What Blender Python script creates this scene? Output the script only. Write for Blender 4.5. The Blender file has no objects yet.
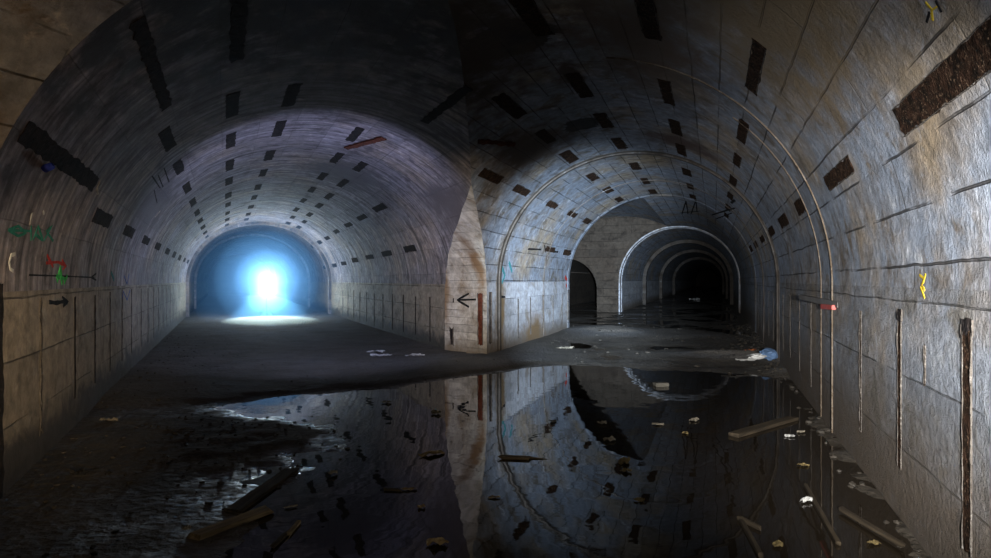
import bpy, bmesh, math, random
from mathutils import Vector, Matrix, noise
from math import sin, cos, pi, radians, sqrt, exp

random.seed(7)
SC = bpy.context.scene
COL = SC.collection

# ------------------------------------------------------------------ survey
H = 1.70                       # tripod height above the water level
F_PX, CX, CY = 650.0, 495.5, 280.3


class Tun:
    """One straight vault: axis through the tripod's foot, turned by th."""
    def __init__(s, th, ul, ur, zs, e):
        s.th, s.ul, s.ur, s.zs = th, ul, ur, zs
        s.c = (ul + ur) / 2
        s.R = (ur - ul) / 2
        s.b = e * s.R
        s.ax = Vector((sin(th), cos(th), 0))
        s.n = Vector((cos(th), -sin(th), 0))
        s.arc = [0.0]
        for i in range(1, 361):
            p0, p1 = pi * (i - 1) / 360, pi * i / 360
            s.arc.append(s.arc[-1] + math.hypot(s.R * (cos(p1) - cos(p0)), s.b * (sin(p1) - sin(p0))))

    def W(s, u, a, z):
        return s.n * u + s.ax * a + Vector((0, 0, z))

    def ua(s, p):
        return p.x * s.n.x + p.y * s.n.y, p.x * s.ax.x + p.y * s.ax.y

    def vault(s, phi, a, off=0.0):
        """point on the vault at angle phi (deg, 0 = right springing), moved off metres inwards"""
        p = radians(phi)
        u, z = s.c + s.R * cos(p), s.zs + s.b * sin(p)
        nu, nz = -cos(p) / s.R, -sin(p) / s.b
        l = math.hypot(nu, nz)
        return s.W(u + off * nu / l, a, z + off * nz / l)

    def frame(s, phi):
        p = radians(phi)
        nu, nz = -cos(p) / s.R, -sin(p) / s.b
        l = math.hypot(nu, nz)
        inn = s.n * (nu / l) + Vector((0, 0, nz / l))
        return s.ax.copy(), inn.cross(s.ax), inn

    def s_of(s, u, z):
        """arc length up from the right foot, over the crown, down to the left foot"""
        if z <= s.zs:
            return z if u > s.c else s.zs + s.arc[-1] + (s.zs - z)
        p = math.atan2((z - s.zs) / s.b, (u - s.c) / s.R)
        x = max(0, min(359.999, p / pi * 360))
        i = int(x)
        return s.zs + s.arc[i] + (s.arc[i + 1] - s.arc[i]) * (x - i)

    def section(s, z0=-0.5, n=128):
        return [(s.ur, z0)] + [(s.c + s.R * cos(pi * i / n), s.zs + s.b * sin(pi * i / n)) for i in range(n + 1)] + [(s.ul, z0)]

    def inside(s, x, y, m=0.0):
        u = x * s.n.x + y * s.n.y
        return s.ul - m < u < s.ur + m


TL = Tun(-.395, -1.600, 4.809, H - .092, .884)      # the tunnel with the lamp
TR = Tun(.324, -4.752, 1.256, H - .049, .948)       # the tunnel on the right
CH = Tun(.324, -9.0, -.4, H - .049, .80)          # widened junction deep in the right tunnel
SP = Tun(.324, -9.3, -5.95, H - .5, 1.0)            # side passage off that junction


def px_dir(px, py):
    return Vector(((px - CX) / F_PX, 1.0, (CY - py) / F_PX))


def on_floor(px, py, z=0.0):
    d = px_dir(px, py)
    t = (z - H) / d.z
    return Vector((d.x * t, d.y * t, z))


def on_tunnel(t, px, py, off=0.004):
    """the point of a tunnel's lining in that direction, moved off inwards"""
    d = px_dir(px, py)
    du, da = d.x * t.n.x + d.y * t.n.y, d.x * t.ax.x + d.y * t.ax.y
    for u, sg in ((t.ul, 1), (t.ur, -1)):
        if du * u > 0:
            k = u / du
            z = H + k * d.z
            if k > 0 and z <= t.zs:
                return t.W(u + sg * off, da * k, z)
    z0 = H - t.zs
    A = (du / t.R) ** 2 + (d.z / t.b) ** 2
    B = 2 * (-t.c * du / t.R ** 2 + z0 * d.z / t.b ** 2)
    C = (t.c / t.R) ** 2 + (z0 / t.b) ** 2 - 1
    k = (-B + sqrt(B * B - 4 * A * C)) / 2 / A
    p = math.atan2((z0 + d.z * k) / t.b, (du * k - t.c) / t.R)
    return t.vault(math.degrees(p), da * k, off)


# ------------------------------------------------------------------ materials
class NT:
    def __init__(s, name):
        s.m = bpy.data.materials.new(name)
        s.m.use_nodes = True
        s.t = s.m.node_tree
        s.t.nodes.clear()
        s.out = s.t.nodes.new('ShaderNodeOutputMaterial')

    def n(s, kind, ins=None, **props):
        nd = s.t.nodes.new('ShaderNode' + kind)
        for k, v in props.items():
            setattr(nd, k, v)
        for k, v in (ins or {}).items():
            if isinstance(v, bpy.types.NodeSocket):
                s.t.links.new(v, nd.inputs[k])
            else:
                nd.inputs[k].default_value = v
        return nd

    def math(s, op, a, b=0.0, clamp=False):
        return s.n('Math', {0: a, 1: b}, operation=op, use_clamp=clamp).outputs[0]

    def vmath(s, op, a, b=(0, 0, 0)):
        return s.n('VectorMath', {0: a, 1: b}, operation=op).outputs[0]

    def noise(s, vec, scale, detail=4, rough=.55, dist=0.0):
        return s.n('TexNoise', {'Vector': vec, 'Scale': scale, 'Detail': detail, 'Roughness': rough, 'Distortion': dist}).outputs['Fac']

    def step(s, v, lo, hi):
        return s.n('MapRange', {'Value': v, 'From Min': lo, 'From Max': hi, 'To Min': 0.0, 'To Max': 1.0}, interpolation_type='SMOOTHSTEP').outputs[0]

    def mix(s, f, a, b, mode='MIX'):
        nd = s.n('Mix', {}, data_type='RGBA', blend_type=mode)
        for i, v in ((0, f), (6, a), (7, b)):
            if isinstance(v, bpy.types.NodeSocket):
                s.t.links.new(v, nd.inputs[i])
            elif i == 0:
                nd.inputs[0].default_value = v
            else:
                nd.inputs[i].default_value = (*v, 1)
        return nd.outputs[2]

    def done(s, color, rough=.8, bump=None, dist=.01, strength=1.0, spec=.3, extra=None):
        ins = {'Roughness': rough, 'Specular IOR Level': spec}
        ins['Base Color'] = color if isinstance(color, bpy.types.NodeSocket) else (*color, 1)
        ins.update(extra or {})
        b = s.n('BsdfPrincipled', ins)
        if bump is not None:
            bp = s.n('Bump', {'Height': bump, 'Distance': dist, 'Strength': strength})
            s.t.links.new(bp.outputs[0], b.inputs['Normal'])
        s.t.links.new(b.outputs[0], s.out.inputs[0])
        return s.m


def concrete(name, c1, c2, c3, bw, bh, seam=.75, seam_w=.012, streak=0.0, grime=None, bump=.014, stains_shade=(), white=None, brick_off=.5, soot=None):
    """board-marked concrete; uv = metres along the tunnel, metres up the lining"""
    N = NT(name)
    uv = N.n('TexCoord').outputs['UV']
    wob = N.n('TexNoise', {'Vector': uv, 'Scale': 1.7, 'Detail': 5.0}).outputs['Color']
    off = N.n('VectorMath', {0: N.vmath('SUBTRACT', wob, (.5, .5, .5)), 'Scale': .045}, operation='SCALE').outputs[0]
    uvd = N.vmath('ADD', uv, off)
    br = N.n('TexBrick', {'Vector': uvd, 'Color1': (0, 0, 0, 1), 'Color2': (1, 1, 1, 1), 'Mortar': (.5, .5, .5, 1), 'Scale': 1.0,
                          'Mortar Size': seam_w, 'Mortar Smooth': .6, 'Bias': 0.0, 'Brick Width': bw, 'Row Height': bh}, offset=brick_off)
    mort = br.outputs['Fac']
    tone = br.outputs['Color']
    big = N.noise(uv, .55, 6, .6)
    mid = N.noise(uv, 2.1, 7, .65, .6)
    fine = N.noise(uv, 16, 6, .65)
    grain = N.noise(uv, 60, 3, .6)
    col = N.mix(N.step(big, .45, .68), c1, c2)
    col = N.mix(N.step(mid, .48, .68), col, c3)
    if white:
        col = N.mix(N.math('MULTIPLY', N.step(N.noise(uv, 3.4, 9, .7, .4), .54, .68), .8), col, white)
    # each board has its own tone
    tn = N.n('RGBToBW', {0: tone}).outputs[0]
    tm = N.n('MapRange', {'Value': tn, 'To Min': .82, 'To Max': 1.12}).outputs[0]
    col = N.mix(1.0, col, N.n('CombineColor', {0: tm, 1: tm, 2: tm}).outputs[0], 'MULTIPLY')
    if streak:
        sv = N.n('Mapping', {'Vector': uv, 'Scale': (5.0, .35, 1)}).outputs[0]
        sn = N.noise(sv, 1.6, 7, .62, .3)
        k = N.n('MapRange', {'Value': sn, 'From Min': .35, 'From Max': .68, 'To Min': 1 - streak, 'To Max': 1 + streak * .9}).outputs[0]
        col = N.mix(1.0, col, N.n('CombineColor', {0: k, 1: k, 2: k}).outputs[0], 'MULTIPLY')
    # seams open and close along their length
    smask = N.math('MULTIPLY', mort, N.step(N.noise(uv, 1.3, 3), .36, .56))
    col = N.mix(N.math('MULTIPLY', smask, seam), col, (.018, .015, .013))
    col = N.mix(N.math('MULTIPLY', N.step(fine, .58, .74), .45), col, (.05, .042, .035))
    sp = N.noise(uv, 6.5, 9, .72, .3)
    k2 = N.n('MapRange', {'Value': sp, 'From Min': .3, 'From Max': .7, 'To Min': .55, 'To Max': 1.45}).outputs[0]
    col = N.mix(1.0, col, N.n('CombineColor', {0: k2, 1: k2, 2: k2}).outputs[0], 'MULTIPLY')
    if grime:
        lo, hi, gc = grime
        vy = N.n('SeparateXYZ', {0: uv}).outputs[1]
        e = N.math('ADD', vy, N.math('MULTIPLY', N.math('SUBTRACT', mid, .5), 1.1))
        g = N.math('SUBTRACT', 1.0, N.step(e, lo, hi))
        col = N.mix(N.math('MULTIPLY', g, .88), col, gc)
    for (sa, ss, ra, rs, scol, soft) in stains_shade:
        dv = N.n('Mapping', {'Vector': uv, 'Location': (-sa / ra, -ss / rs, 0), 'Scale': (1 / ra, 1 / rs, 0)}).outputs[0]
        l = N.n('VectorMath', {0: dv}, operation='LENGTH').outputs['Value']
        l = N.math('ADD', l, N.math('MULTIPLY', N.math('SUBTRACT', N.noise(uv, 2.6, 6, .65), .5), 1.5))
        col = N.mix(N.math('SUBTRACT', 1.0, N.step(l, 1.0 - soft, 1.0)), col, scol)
    hgt = N.math('ADD', N.math('MULTIPLY', fine, .55), N.math('ADD', N.math('MULTIPLY', mid, .5), N.math('ADD', N.math('MULTIPLY', sp, .5), N.math('MULTIPLY', grain, .22))))
    hgt = N.math('SUBTRACT', hgt, N.math('MULTIPLY', smask, .9))
    return N.done(col, N.n('MapRange', {'Value': mid, 'To Min': .6, 'To Max': .95}).outputs[0], hgt, bump, 1.0, .28)


S = lambda t, phi: t.s_of(t.c + t.R * cos(radians(phi)), t.zs + t.b * sin(radians(phi)))
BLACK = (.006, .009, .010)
M = {}
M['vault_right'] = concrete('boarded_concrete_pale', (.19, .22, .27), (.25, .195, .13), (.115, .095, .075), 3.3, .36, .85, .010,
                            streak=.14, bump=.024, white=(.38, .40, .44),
                            stains_shade=((7.1, S(TR, 100), .50, .62, BLACK, .08), (11.4, S(TR, 99), .42, .36, BLACK, .1),
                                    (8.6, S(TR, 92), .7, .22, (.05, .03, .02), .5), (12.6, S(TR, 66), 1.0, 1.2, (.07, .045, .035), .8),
                                    (6.6, S(TR, 122), 3.6, 2.6, (.045, .032, .022), .7), (4.8, S(TR, 46), 3.6, 1.5, (.175, .125, .068), .8), (7.2, S(TR, 70), 3.6, 1.1, (.10, .075, .055), .8), (11.6, S(TR, 120), 1.8, 1.1, (.06, .042, .03), .7)))  # the large crown patch is soot with missing light darkened into the colour
M['wall_right'] = concrete('damp_wall_concrete', (.185, .205, .24), (.22, .175, .125), (.12, .11, .095), 2.6, .52, .6, .007,
                           bump=.08, grime=(.25, 1.15, (.095, .070, .046)), white=(.31, .33, .36))
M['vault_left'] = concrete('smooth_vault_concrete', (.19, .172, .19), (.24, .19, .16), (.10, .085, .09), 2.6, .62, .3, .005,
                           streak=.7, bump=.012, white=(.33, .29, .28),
                           stains_shade=((2.5, S(TL, 97), 8.0, 4.6, (.016, .012, .009), .5), (12.5, S(TL, 35), 2.2, 1.0, (.07, .06, .065), .8), (16, S(TL, 70), 2.4, 1.4, (.075, .068, .08), .7), (13, S(TL, 150), 3.0, 1.0, (.07, .062, .07), .8)))  # largest patch: soot with the unlit near vault's shade put into the colour
M['wall_left'] = concrete('stained_wall_concrete', (.24, .20, .15), (.20, .165, .12), (.12, .10, .075), 3.6, .52, .7, .009,
                          bump=.018, grime=(.22, .55, (.016, .013, .010)), white=(.30, .27, .22))
M['wall_pillar'] = concrete('pale_pillar_concrete', (.34, .325, .29), (.30, .27, .22), (.20, .165, .12), 1.6, .17, .35, .006,
                            bump=.02, grime=(-.1, .45, (.12, .09, .055)), white=(.42, .41, .40),
                            stains_shade=((1.30, 1.9, .30, 1.1, (.14, .085, .045), .8), (.02, 1.5, .22, 1.3, (.16, .11, .065), .8), (.5, 3.1, .8, .7, (.12, .085, .055), .8)))
M['wall_leg'] = concrete('bluish_leg_concrete', (.33, .345, .38), (.28, .285, .30), (.20, .18, .16), 2.4, .42, .4, .006,
                         bump=.02, grime=(.05, .6, (.10, .075, .05)), white=(.44, .45, .48),
                         stains_shade=((14.5, 1.0, .55, 1.6, (.15, .10, .05), .7), (17.6, .3, 1.6, .7, (.16, .105, .055), .8)))
M['wall_rear'] = concrete('brown_block_concrete', (.042, .032, .023), (.034, .024, .016), (.018, .013, .009), 1.5, .42, .6, .012, bump=.02)
M['rib'] = concrete('rib_concrete', (.06, .052, .045), (.05, .038, .027), (.026, .019, .013), 9, 3, .2, .01, bump=.02, white=(.12, .12, .12))


def rust(name, c1, c2, c3, bump=.02, scale=1.0, spec=.04):
    N = NT(name)
    p = N.n('TexCoord').outputs['Object']
    a, b = N.noise(p, 26 * scale, 6, .7), N.noise(p, 7 * scale, 4, .6)
    v = N.n('TexVoronoi', {'Vector': p, 'Scale': 38.0 * scale}).outputs['Distance']
    col = N.mix(N.step(b, .38, .62), c1, c2)
    col = N.mix(N.step(a, .54, .68), col, c3)
    return N.done(col, .85, N.math('ADD', a, N.math('MULTIPLY', v, .6)), bump, 1.0, spec)


M['rust'] = rust('flaking_rust', (.010, .007, .005), (.036, .019, .012), (.17, .115, .075), .03, 1.8)
M['dark_iron'] = rust('blackened_iron', (.012, .011, .012), (.022, .018, .017), (.04, .032, .028), .01)
M['red_rust'] = rust('red_rust', (.055, .018, .012), (.09, .03, .018), (.16, .06, .03), .01)
M['lip'] = rust('chipped_concrete', (.06, .052, .045), (.09, .08, .07), (.20, .185, .17), .03)
M['seam_ridge'] = rust('tan_seam_ridge', (.085, .064, .044), (.13, .105, .08), (.21, .185, .16), .02)
M['wet_wood'] = None


def wood(name, c1, c2):
    N = NT(name)
    p = N.n('TexCoord').outputs['Object']
    m = N.n('Mapping', {'Vector': p, 'Scale': (1.2, 16, 16)}).outputs[0]
    a, b = N.noise(m, 2.2, 6, .6, .4), N.noise(p, 3, 3)
    col = N.mix(N.step(a, .35, .68), c1, c2)
    col = N.mix(N.math('MULTIPLY', N.step(b, .5, .7), .6), col, (.03, .022, .014))
    return N.done(col, .85, a, .006, 1.0, .1)


M['wet_wood'] = wood('sodden_timber', (.085, .062, .035), (.19, .145, .085))
M['dark_wood'] = wood('blackened_timber', (.022, .017, .012), (.05, .038, .024))


def plain(name, c, rough=.7, spec=.3, var=.35, scale=8.0, bump=.004):
    N = NT(name)
    p = N.n('TexCoord').outputs['Object']
    a = N.noise(p, scale, 5, .6)
    k = N.n('MapRange', {'Value': a, 'From Min': .3, 'From Max': .7, 'To Min': 1 - var, 'To Max': 1 + var * .6}).outputs[0]
    col = N.mix(1.0, c, N.n('CombineColor', {0: k, 1: k, 2: k}).outputs[0], 'MULTIPLY')
    return N.done(col, rough, a, bump, 1.0, spec)


M['paper'] = plain('sodden_paper', (.34, .30, .23), .8)
M['card'] = plain('sodden_cardboard', (.34, .25, .13), .8)
M['leaf'] = plain('dead_leaf', (.22, .165, .07), .75)
M['damp_board'] = plain('damp_board', (.13, .12, .10), .8)
M['white_plastic'] = plain('white_plastic', (.62, .62, .60), .35, .5, .2)
M['blue_plastic'] = plain('blue_plastic_sheet', (.10, .17, .30), .35, .5, .3, 5)
M['orange_plastic'] = plain('orange_scrap', (.50, .16, .05), .5, .4, .2)
M['red_tape'] = plain('red_tape', (.42, .05, .035), .5, .4, .25)
M['grey_iron'] = plain('grey_painted_iron', (.09, .085, .08), .6, .4)
M['stone'] = plain('wet_stone', (.034, .029, .023), .6, .2, .45, 6, .01)
M['black_rubber'] = plain('black_rubber', (.012, .012, .013), .6, .3)
M['cap_blue'] = plain('shiny_blue_plastic', (.03, .06, .60), .15, .6, .1)
for nm, c in (('paint_green', (.03, .20, .15)), ('paint_bright_green', (.05, .42, .10)), ('paint_red', (.38, .04, .03)),
              ('paint_white', (.55, .56, .55)), ('paint_black', (.012, .012, .013)), ('paint_yellow', (.50, .36, .03)),
              ('paint_teal', (.05, .20, .22)), ('paint_blue', (.06, .10, .26)), ('chalk', (.42, .37, .28))):
    M[nm] = plain(nm, c, .85, .04, .55, 14)


def mud_mat():
    N = NT('wet_mud')
    g = N.n('NewGeometry')
    p = g.outputs['Position']
    z = N.n('SeparateXYZ', {0: p}).outputs[2]
    mid, fine, peb = N.noise(p, 1.4, 6, .6), N.noise(p, 9, 6, .65), N.n('TexVoronoi', {'Vector': p, 'Scale': 13.0}).outputs['Distance']
    zz = N.math('ADD', z, N.math('MULTIPLY', N.math('SUBTRACT', fine, .5), .035))
    dry = N.step(zz, .038, .10)
    col = N.mix(N.step(mid, .35, .65), (.032, .027, .021), (.055, .047, .037))
    col = N.mix(N.math('MULTIPLY', dry, .85), col, (.105, .105, .107))
    col = N.mix(N.math('MULTIPLY', N.step(zz, .085, .14), .9), col, (.20, .18, .155))
    col = N.mix(N.math('MULTIPLY', N.step(fine, .60, .72), .5), col, (.06, .052, .042))
    ro = N.n('MapRange', {'Value': zz, 'From Min': -.004, 'From Max': .024, 'To Min': .15, 'To Max': .9}).outputs[0]
    h = N.math('ADD', N.math('MULTIPLY', fine, .8), N.math('ADD', mid, N.math('MULTIPLY', peb, .35)))
    return N.done(col, ro, h, .06, 1.0, .3)


M['mud'] = mud_mat()


def water_mat():
    N = NT('still_murky_water')
    p = N.n('NewGeometry').outputs['Position']
    a = N.noise(p, 2.2, 2, .5)
    b = N.noise(p, 14, 3, .5)
    calm = N.step(N.noise(p, .35, 2), .40, .62)
    h = N.math('ADD', a, N.math('MULTIPLY', N.math('MULTIPLY', b, calm), .10))
    return N.done((.012, .009, .006), .015, h, .0022, 1.0, .38, {'IOR': 1.333})


M['water'] = water_mat()


def emit(name, c, st):
    N = NT(name)
    e = N.n('Emission', {'Color': (*c, 1), 'Strength': st})
    N.t.links.new(e.outputs[0], N.out.inputs[0])
    return N.m


M['lens'] = emit('lamp_lens_glow', (.72, .93, 1.0), 60.0)


# ------------------------------------------------------------------ object helpers
def link(name, me, mat=None, parent=None):
    o = bpy.data.objects.new(name, me)
    COL.objects.link(o)
    if mat is not None and me is not None:
        me.materials.append(M[mat])
    if parent is not None:
        o.parent = parent
    return o


def tag(o, label=None, cat=None, group=None, kind=None):
    if label: o['label'] = label
    if cat: o['category'] = cat
    if group: o['group'] = group
    if kind: o['kind'] = kind
    return o


def mesh_of(bm, name='m', smooth=False):
    me = bpy.data.meshes.new(name)
    bm.normal_update()
    bm.to_mesh(me)
    bm.free()
    if smooth:
        me.shade_smooth()
    return me


def solid(name, pts0, pts1):
    """closed prism between two matching loops"""
    bm = bmesh.new()
    a = [bm.verts.new(p) for p in pts0]
    b = [bm.verts.new(p) for p in pts1]
    n = len(a)
    for i in range(n):
        bm.faces.new((a[i], a[(i + 1) % n], b[(i + 1) % n], b[i]))
    bm.faces.new(a[::-1])
    bm.faces.new(b)
    bmesh.ops.recalc_face_normals(bm, faces=bm.faces)
    return link(name, mesh_of(bm))


# ------------------------------------------------------------------ the shell
def tun_solid(name, t, a0, a1, z0=-.5, n=128):
    sec = t.section(z0, n)
    return solid(name, [t.W(u, a0, z) for u, z in sec], [t.W(u, a1, z) for u, z in sec])


base = tun_solid('shell', TR, -7, 190)
# the lamp tunnel branches off: it stops under the crown of the right tunnel
U_CUT = -1.5
sec = TL.section(-.52, 128)


def on_cut(u, z):
    # a where the line (u) of TL meets the plane u_R = U_CUT
    k0, k1 = TL.n.dot(TR.n), TL.ax.dot(TR.n)
    return TL.W(u, (U_CUT - u * k0) / k1, z)


ops = [solid('s', [on_cut(u, z) for u, z in sec], [TL.W(u, 75, z) for u, z in sec]), tun_solid('s', CH, 22.2, 34.8, -.55, 96), tun_solid('s', SP, 34.5, 55, -.52, 64)]

# the nose of the pillar is cut off by a blunt face that dies out up the groin
def half_u(t, z, sg):
    if z <= t.zs: return t.ur if sg > 0 else t.ul
    k = sqrt(max(0, 1 - ((z - t.zs) / t.b) ** 2))
    return t.c + sg * t.R * k


def apex(z):
    ul, ur = half_u(TL, z, 1), half_u(TR, z, -1)      # n . p = u for both walls
    det = TL.n.x * TR.n.y - TL.n.y * TR.n.x
    return Vector(((ul * TR.n.y - ur * TL.n.y) / det, (TL.n.x * ur - TR.n.x * ul) / det, z))


lv = [-.5, 0, .8, 1.5, 1.9, 2.3, 2.7, 3.1, 3.4]
fac = [1, 1, 1, 1, .96, .84, .62, .30, .03]
bm = bmesh.new()
rings = []
FACE = []
for z, k in zip(lv, fac):
    g = apex(z)
    pl = g + TL.ax * (1.95 * k) + TL.n * .0
    pr = g + TR.ax * (.82 * k)
    ft = g + Vector((0, -1.2 * k - .05, 0))
    pl2, pr2 = pl - TL.n * .8 * k, pr + TR.n * .8 * k
    rings.append([bm.verts.new(p) for p in (pl, pl2, ft, pr2, pr)])
    FACE.append((pl, pr))
for a, b in zip(rings, rings[1:]):
    for i in range(5):
        bm.faces.new((a[i], a[(i + 1) % 5], b[(i + 1) % 5], b[i]))
bm.faces.new(rings[0][::-1])
bm.faces.new(rings[-1])
bmesh.ops.recalc_face_normals(bm, faces=bm.faces)
ops.append(link('s', mesh_of(bm)))
FL, FR = FACE[1]
face_dir = (FR - FL).normalized()
face_n = Vector((face_dir.y, -face_dir.x, 0))
if face_n.y > 0: face_n.negate()

for o in ops:
    md = base.modifiers.new('u', 'BOOLEAN')
    md.operation = 'UNION'
    md.solver = 'EXACT'
    md.object = o
dg = bpy.context.evaluated_depsgraph_get()
shell = bpy.data.meshes.new_from_object(base.evaluated_get(dg))
for o in ops + [base]:
    bpy.data.objects.remove(o)

bm = bmesh.new()
bm.from_mesh(shell)
# cut at the springing lines so that walls and ceilings come apart
for z in (TL.zs, TR.zs):
    bmesh.ops.bisect_plane(bm, geom=bm.verts[:] + bm.edges[:] + bm.faces[:], plane_co=(0, 0, z), plane_no=(0, 0, 1), dist=1e-5)
bmesh.ops.triangulate(bm, faces=[f for f in bm.faces if len(f.verts) > 4])
bm.normal_update()


def resid(t, p):
    u, a = t.ua(p)
    if p.z <= t.zs + 1e-4:
        return min(abs(u - t.ul), abs(u - t.ur))
    r = sqrt(((u - t.c) / t.R) ** 2 + ((p.z - t.zs) / t.b) ** 2)
    return abs(r - 1) * t.R


def classify(f):
    c = f.calc_center_median()
    vs = [v.co for v in f.verts]
    def fits(t): return max(resid(t, v) for v in vs) < .02
    uR, aR = TR.ua(c)
    uL, aL = TL.ua(c)
    if c.z < -.45: return None
    nn = f.normal
    if abs(nn.dot(TR.ax)) > .9 and (aR > 185 or aR < -6.5): return 'wall_end'
    if fits(TL) and abs(nn.dot(TL.ax)) < .3:
        if c.z <= TL.zs + .002: return 'wall_left' if uL < TL.c else 'wall_middle_left'
        return 'ceiling_left'
    if fits(TR) and abs(nn.dot(TR.ax)) < .3:
        if c.z <= TR.zs + .002: return 'wall_right' if uR > TR.c else 'wall_middle_right'
        return 'ceiling_right'
    if fits(CH) and c.z > CH.zs and abs(nn.dot(TR.ax)) < .3: return 'ceiling_rear'
    if aR > 21.5 and uR < 2 and c.y > 18 and uL > 4.7:
        return 'wall_rear'
    if c.y > 8 and c.y < 19 and abs(c.x) < 3: return 'wall_pillar'
    return 'wall_end'


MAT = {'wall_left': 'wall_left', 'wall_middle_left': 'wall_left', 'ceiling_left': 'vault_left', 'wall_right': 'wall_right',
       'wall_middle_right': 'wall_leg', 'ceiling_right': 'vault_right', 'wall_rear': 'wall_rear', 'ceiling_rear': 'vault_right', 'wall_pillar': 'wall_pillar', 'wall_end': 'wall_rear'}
groups = {}
for f in bm.faces:
    k = classify(f)
    if k: groups.setdefault(k, []).append(f)


def uv_of(kind, p, nn):
    if kind in ('wall_left', 'wall_middle_left', 'ceiling_left'):
        u, a = TL.ua(p)
        if kind != 'ceiling_left': return a, p.z
        return a, TL.s_of(u, p.z)
    if kind in ('wall_right', 'wall_middle_right', 'ceiling_right'):
        u, a = TR.ua(p)
        if kind != 'ceiling_right': return a, p.z
        return a, TR.s_of(u, p.z)
    if kind == 'ceiling_rear':
        u, a = CH.ua(p)
        return a, CH.s_of(u, p.z)
    if kind == 'wall_pillar':
        return (p - FL).dot(face_dir), p.z
    u, a = TR.ua(p)
    return u + a * .7, p.z


def nrm_of(kind, p, f):
    t = TL if 'left' in kind else CH if 'rear' in kind else TR
    if kind.startswith('ceiling'):
        u, a = t.ua(p)
        nu, nz = -(u - t.c) / t.R ** 2, -(p.z - t.zs) / t.b ** 2
        return (t.n * nu + Vector((0, 0, nz))).normalized()
    return f.normal * -1


for kind, faces in groups.items():
    me = bpy.data.meshes.new(kind)
    vi, verts, polys, uvs, nrms = {}, [], [], [], []
    for f in faces:
        idx = []
        for v in reversed(f.verts):               # the inside of the solid is the room
            if v.index not in vi or True:
                key = v.co.to_tuple(5)
                if key not in vi:
                    vi[key] = len(verts)
                    verts.append(v.co.copy())
            idx.append(vi[key])
            uvs.append(uv_of(kind, v.co, f.normal))
            nrms.append(nrm_of(kind, v.co, f))
        if len(set(idx)) < len(idx):
            del uvs[-len(idx):]; del nrms[-len(idx):]
            continue
        polys.append(idx)
    me.from_pydata(verts, [], polys)
    lay = me.uv_layers.new(name='UVMap')
    for i, q in enumerate(uvs):
        lay.data[i].uv = q
    me.shade_smooth()
    me.normals_split_custom_set(nrms)
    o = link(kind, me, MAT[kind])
    tag(o, kind='structure')
bm.free()


def free_R(p):
    u, a = TL.ua(p)
    return not (TR.ua(p)[0] < U_CUT and TL.ul < u < TL.ur and ((p.z <= TL.zs) or ((u - TL.c) / TL.R) ** 2 + ((p.z - TL.zs) / TL.b) ** 2 < 1.0))


# ------------------------------------------------------------------ ribs and ridges
def rib(name, t, a, prof, mat='rib', n=96, z0=-.3, stop=400):
    """profile = list of (along, proud) swept around the section at distance a"""
    path = [(t.ur, z0, 0), (t.ur, t.zs * .5, 0)] + [None] * (n + 1) + [(t.ul, t.zs * .5, 180), (t.ul, z0, 180)]
    bm = bmesh.new()
    uvl = bm.loops.layers.uv.new('UVMap')
    rows, ss = [], []
    for i, q in enumerate(path):
        row = []
        if q is None:
            phi = (i - 2) / n * 180
            for da, pr in prof: row.append(bm.verts.new(t.vault(phi, a + da, pr)))
            ss.append(S(t, phi))
        else:
            u, z, ph = q
            sg = -1 if ph == 0 else 1
            for da, pr in prof: row.append(bm.verts.new(t.W(u + sg * pr, a + da, z)))
            ss.append(t.s_of(u, z))
        rows.append(row)
    for i in range(len(rows) - 1):
        if i / n * 180 > stop: continue
        if t is TR and not (free_R(rows[i][0].co) and free_R(rows[i + 1][0].co)): continue
        for j in range(len(prof) - 1):
            f = bm.faces.new((rows[i][j], rows[i + 1][j], rows[i + 1][j + 1], rows[i][j + 1]))
            for l, (si, pj) in zip(f.loops, ((i, j), (i + 1, j), (i + 1, j + 1), (i, j + 1))):
                l[uvl].uv = (a + prof[pj][0], ss[si])
    bmesh.ops.recalc_face_normals(bm, faces=bm.faces)
    me = mesh_of(bm, name, True)
    me.set_sharp_from_angle(angle=radians(25))
    return tag(link(name, me, mat), kind='structure')


ridge = lambda w, p: [(-w / 2, -.03), (-w * .3, p), (w * .3, p), (w / 2, -.03)]
k = 1
for a, prof, mt, stop in ((8.06, ridge(.04, .014), 'seam_ridge', 84), (8.86, ridge(.03, .010), 'seam_ridge', 52),
                    (14.4, [(-.20, -.03), (-.17, .012), (-.07, .014), (-.06, .045), (.05, .045), (.07, .014), (.16, .012), (.2, -.03)], 'rib', 400),
                    (18.6, ridge(.06, .018), 'rib', 400), (22.0, [(-.16, -.03), (-.13, .008), (.15, .008), (.18, -.03)], 'vault_right', 400),
                    (35.1, [(-.35, -.03), (-.35, .04), (.1, .04), (.12, .01), (.3, .01), (.32, .05), (.8, .05), (.8, -.03)], 'wall_leg', 400),
                    (47.0, [(-.3, -.03), (-.3, .22), (.3, .22), (.3, -.03)], 'rib', 400),
                    (62.0, [(-.4, -.03), (-.4, .25), (.3, .25), (.3, -.03)], 'rib', 400),
                    (82.0, [(-.4, -.03), (-.4, .3), (.3, .3), (.3, -.03)], 'rib', 400)):
    rib('trim_%d' % k, TR, a, prof, mt, stop=stop)
    k += 1
for a in (32.5, 41.0):
    rib('trim_%d' % k, TL, a, [(-.2, -.03), (-.2, .12), (.2, .12), (.2, -.03)], 'vault_left')
    k += 1


# ------------------------------------------------------------------ floor and water
def fb(x, y, s, o=4):
    return noise.fractal(Vector((x * s, y * s, 3.3)), 1.0, 2.0, o)


BND = [(-30, 8.0), (-6, 8.4), (-5.2, 8.5), (-3.9, 8.7), (-2.7, 9.1), (-.9, 10.3), (.45, 12.0), (1.4, 12.2), (2.6, 11.8), (3.6, 11.4), (5.0, 11.2), (40, 11.0)]


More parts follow.
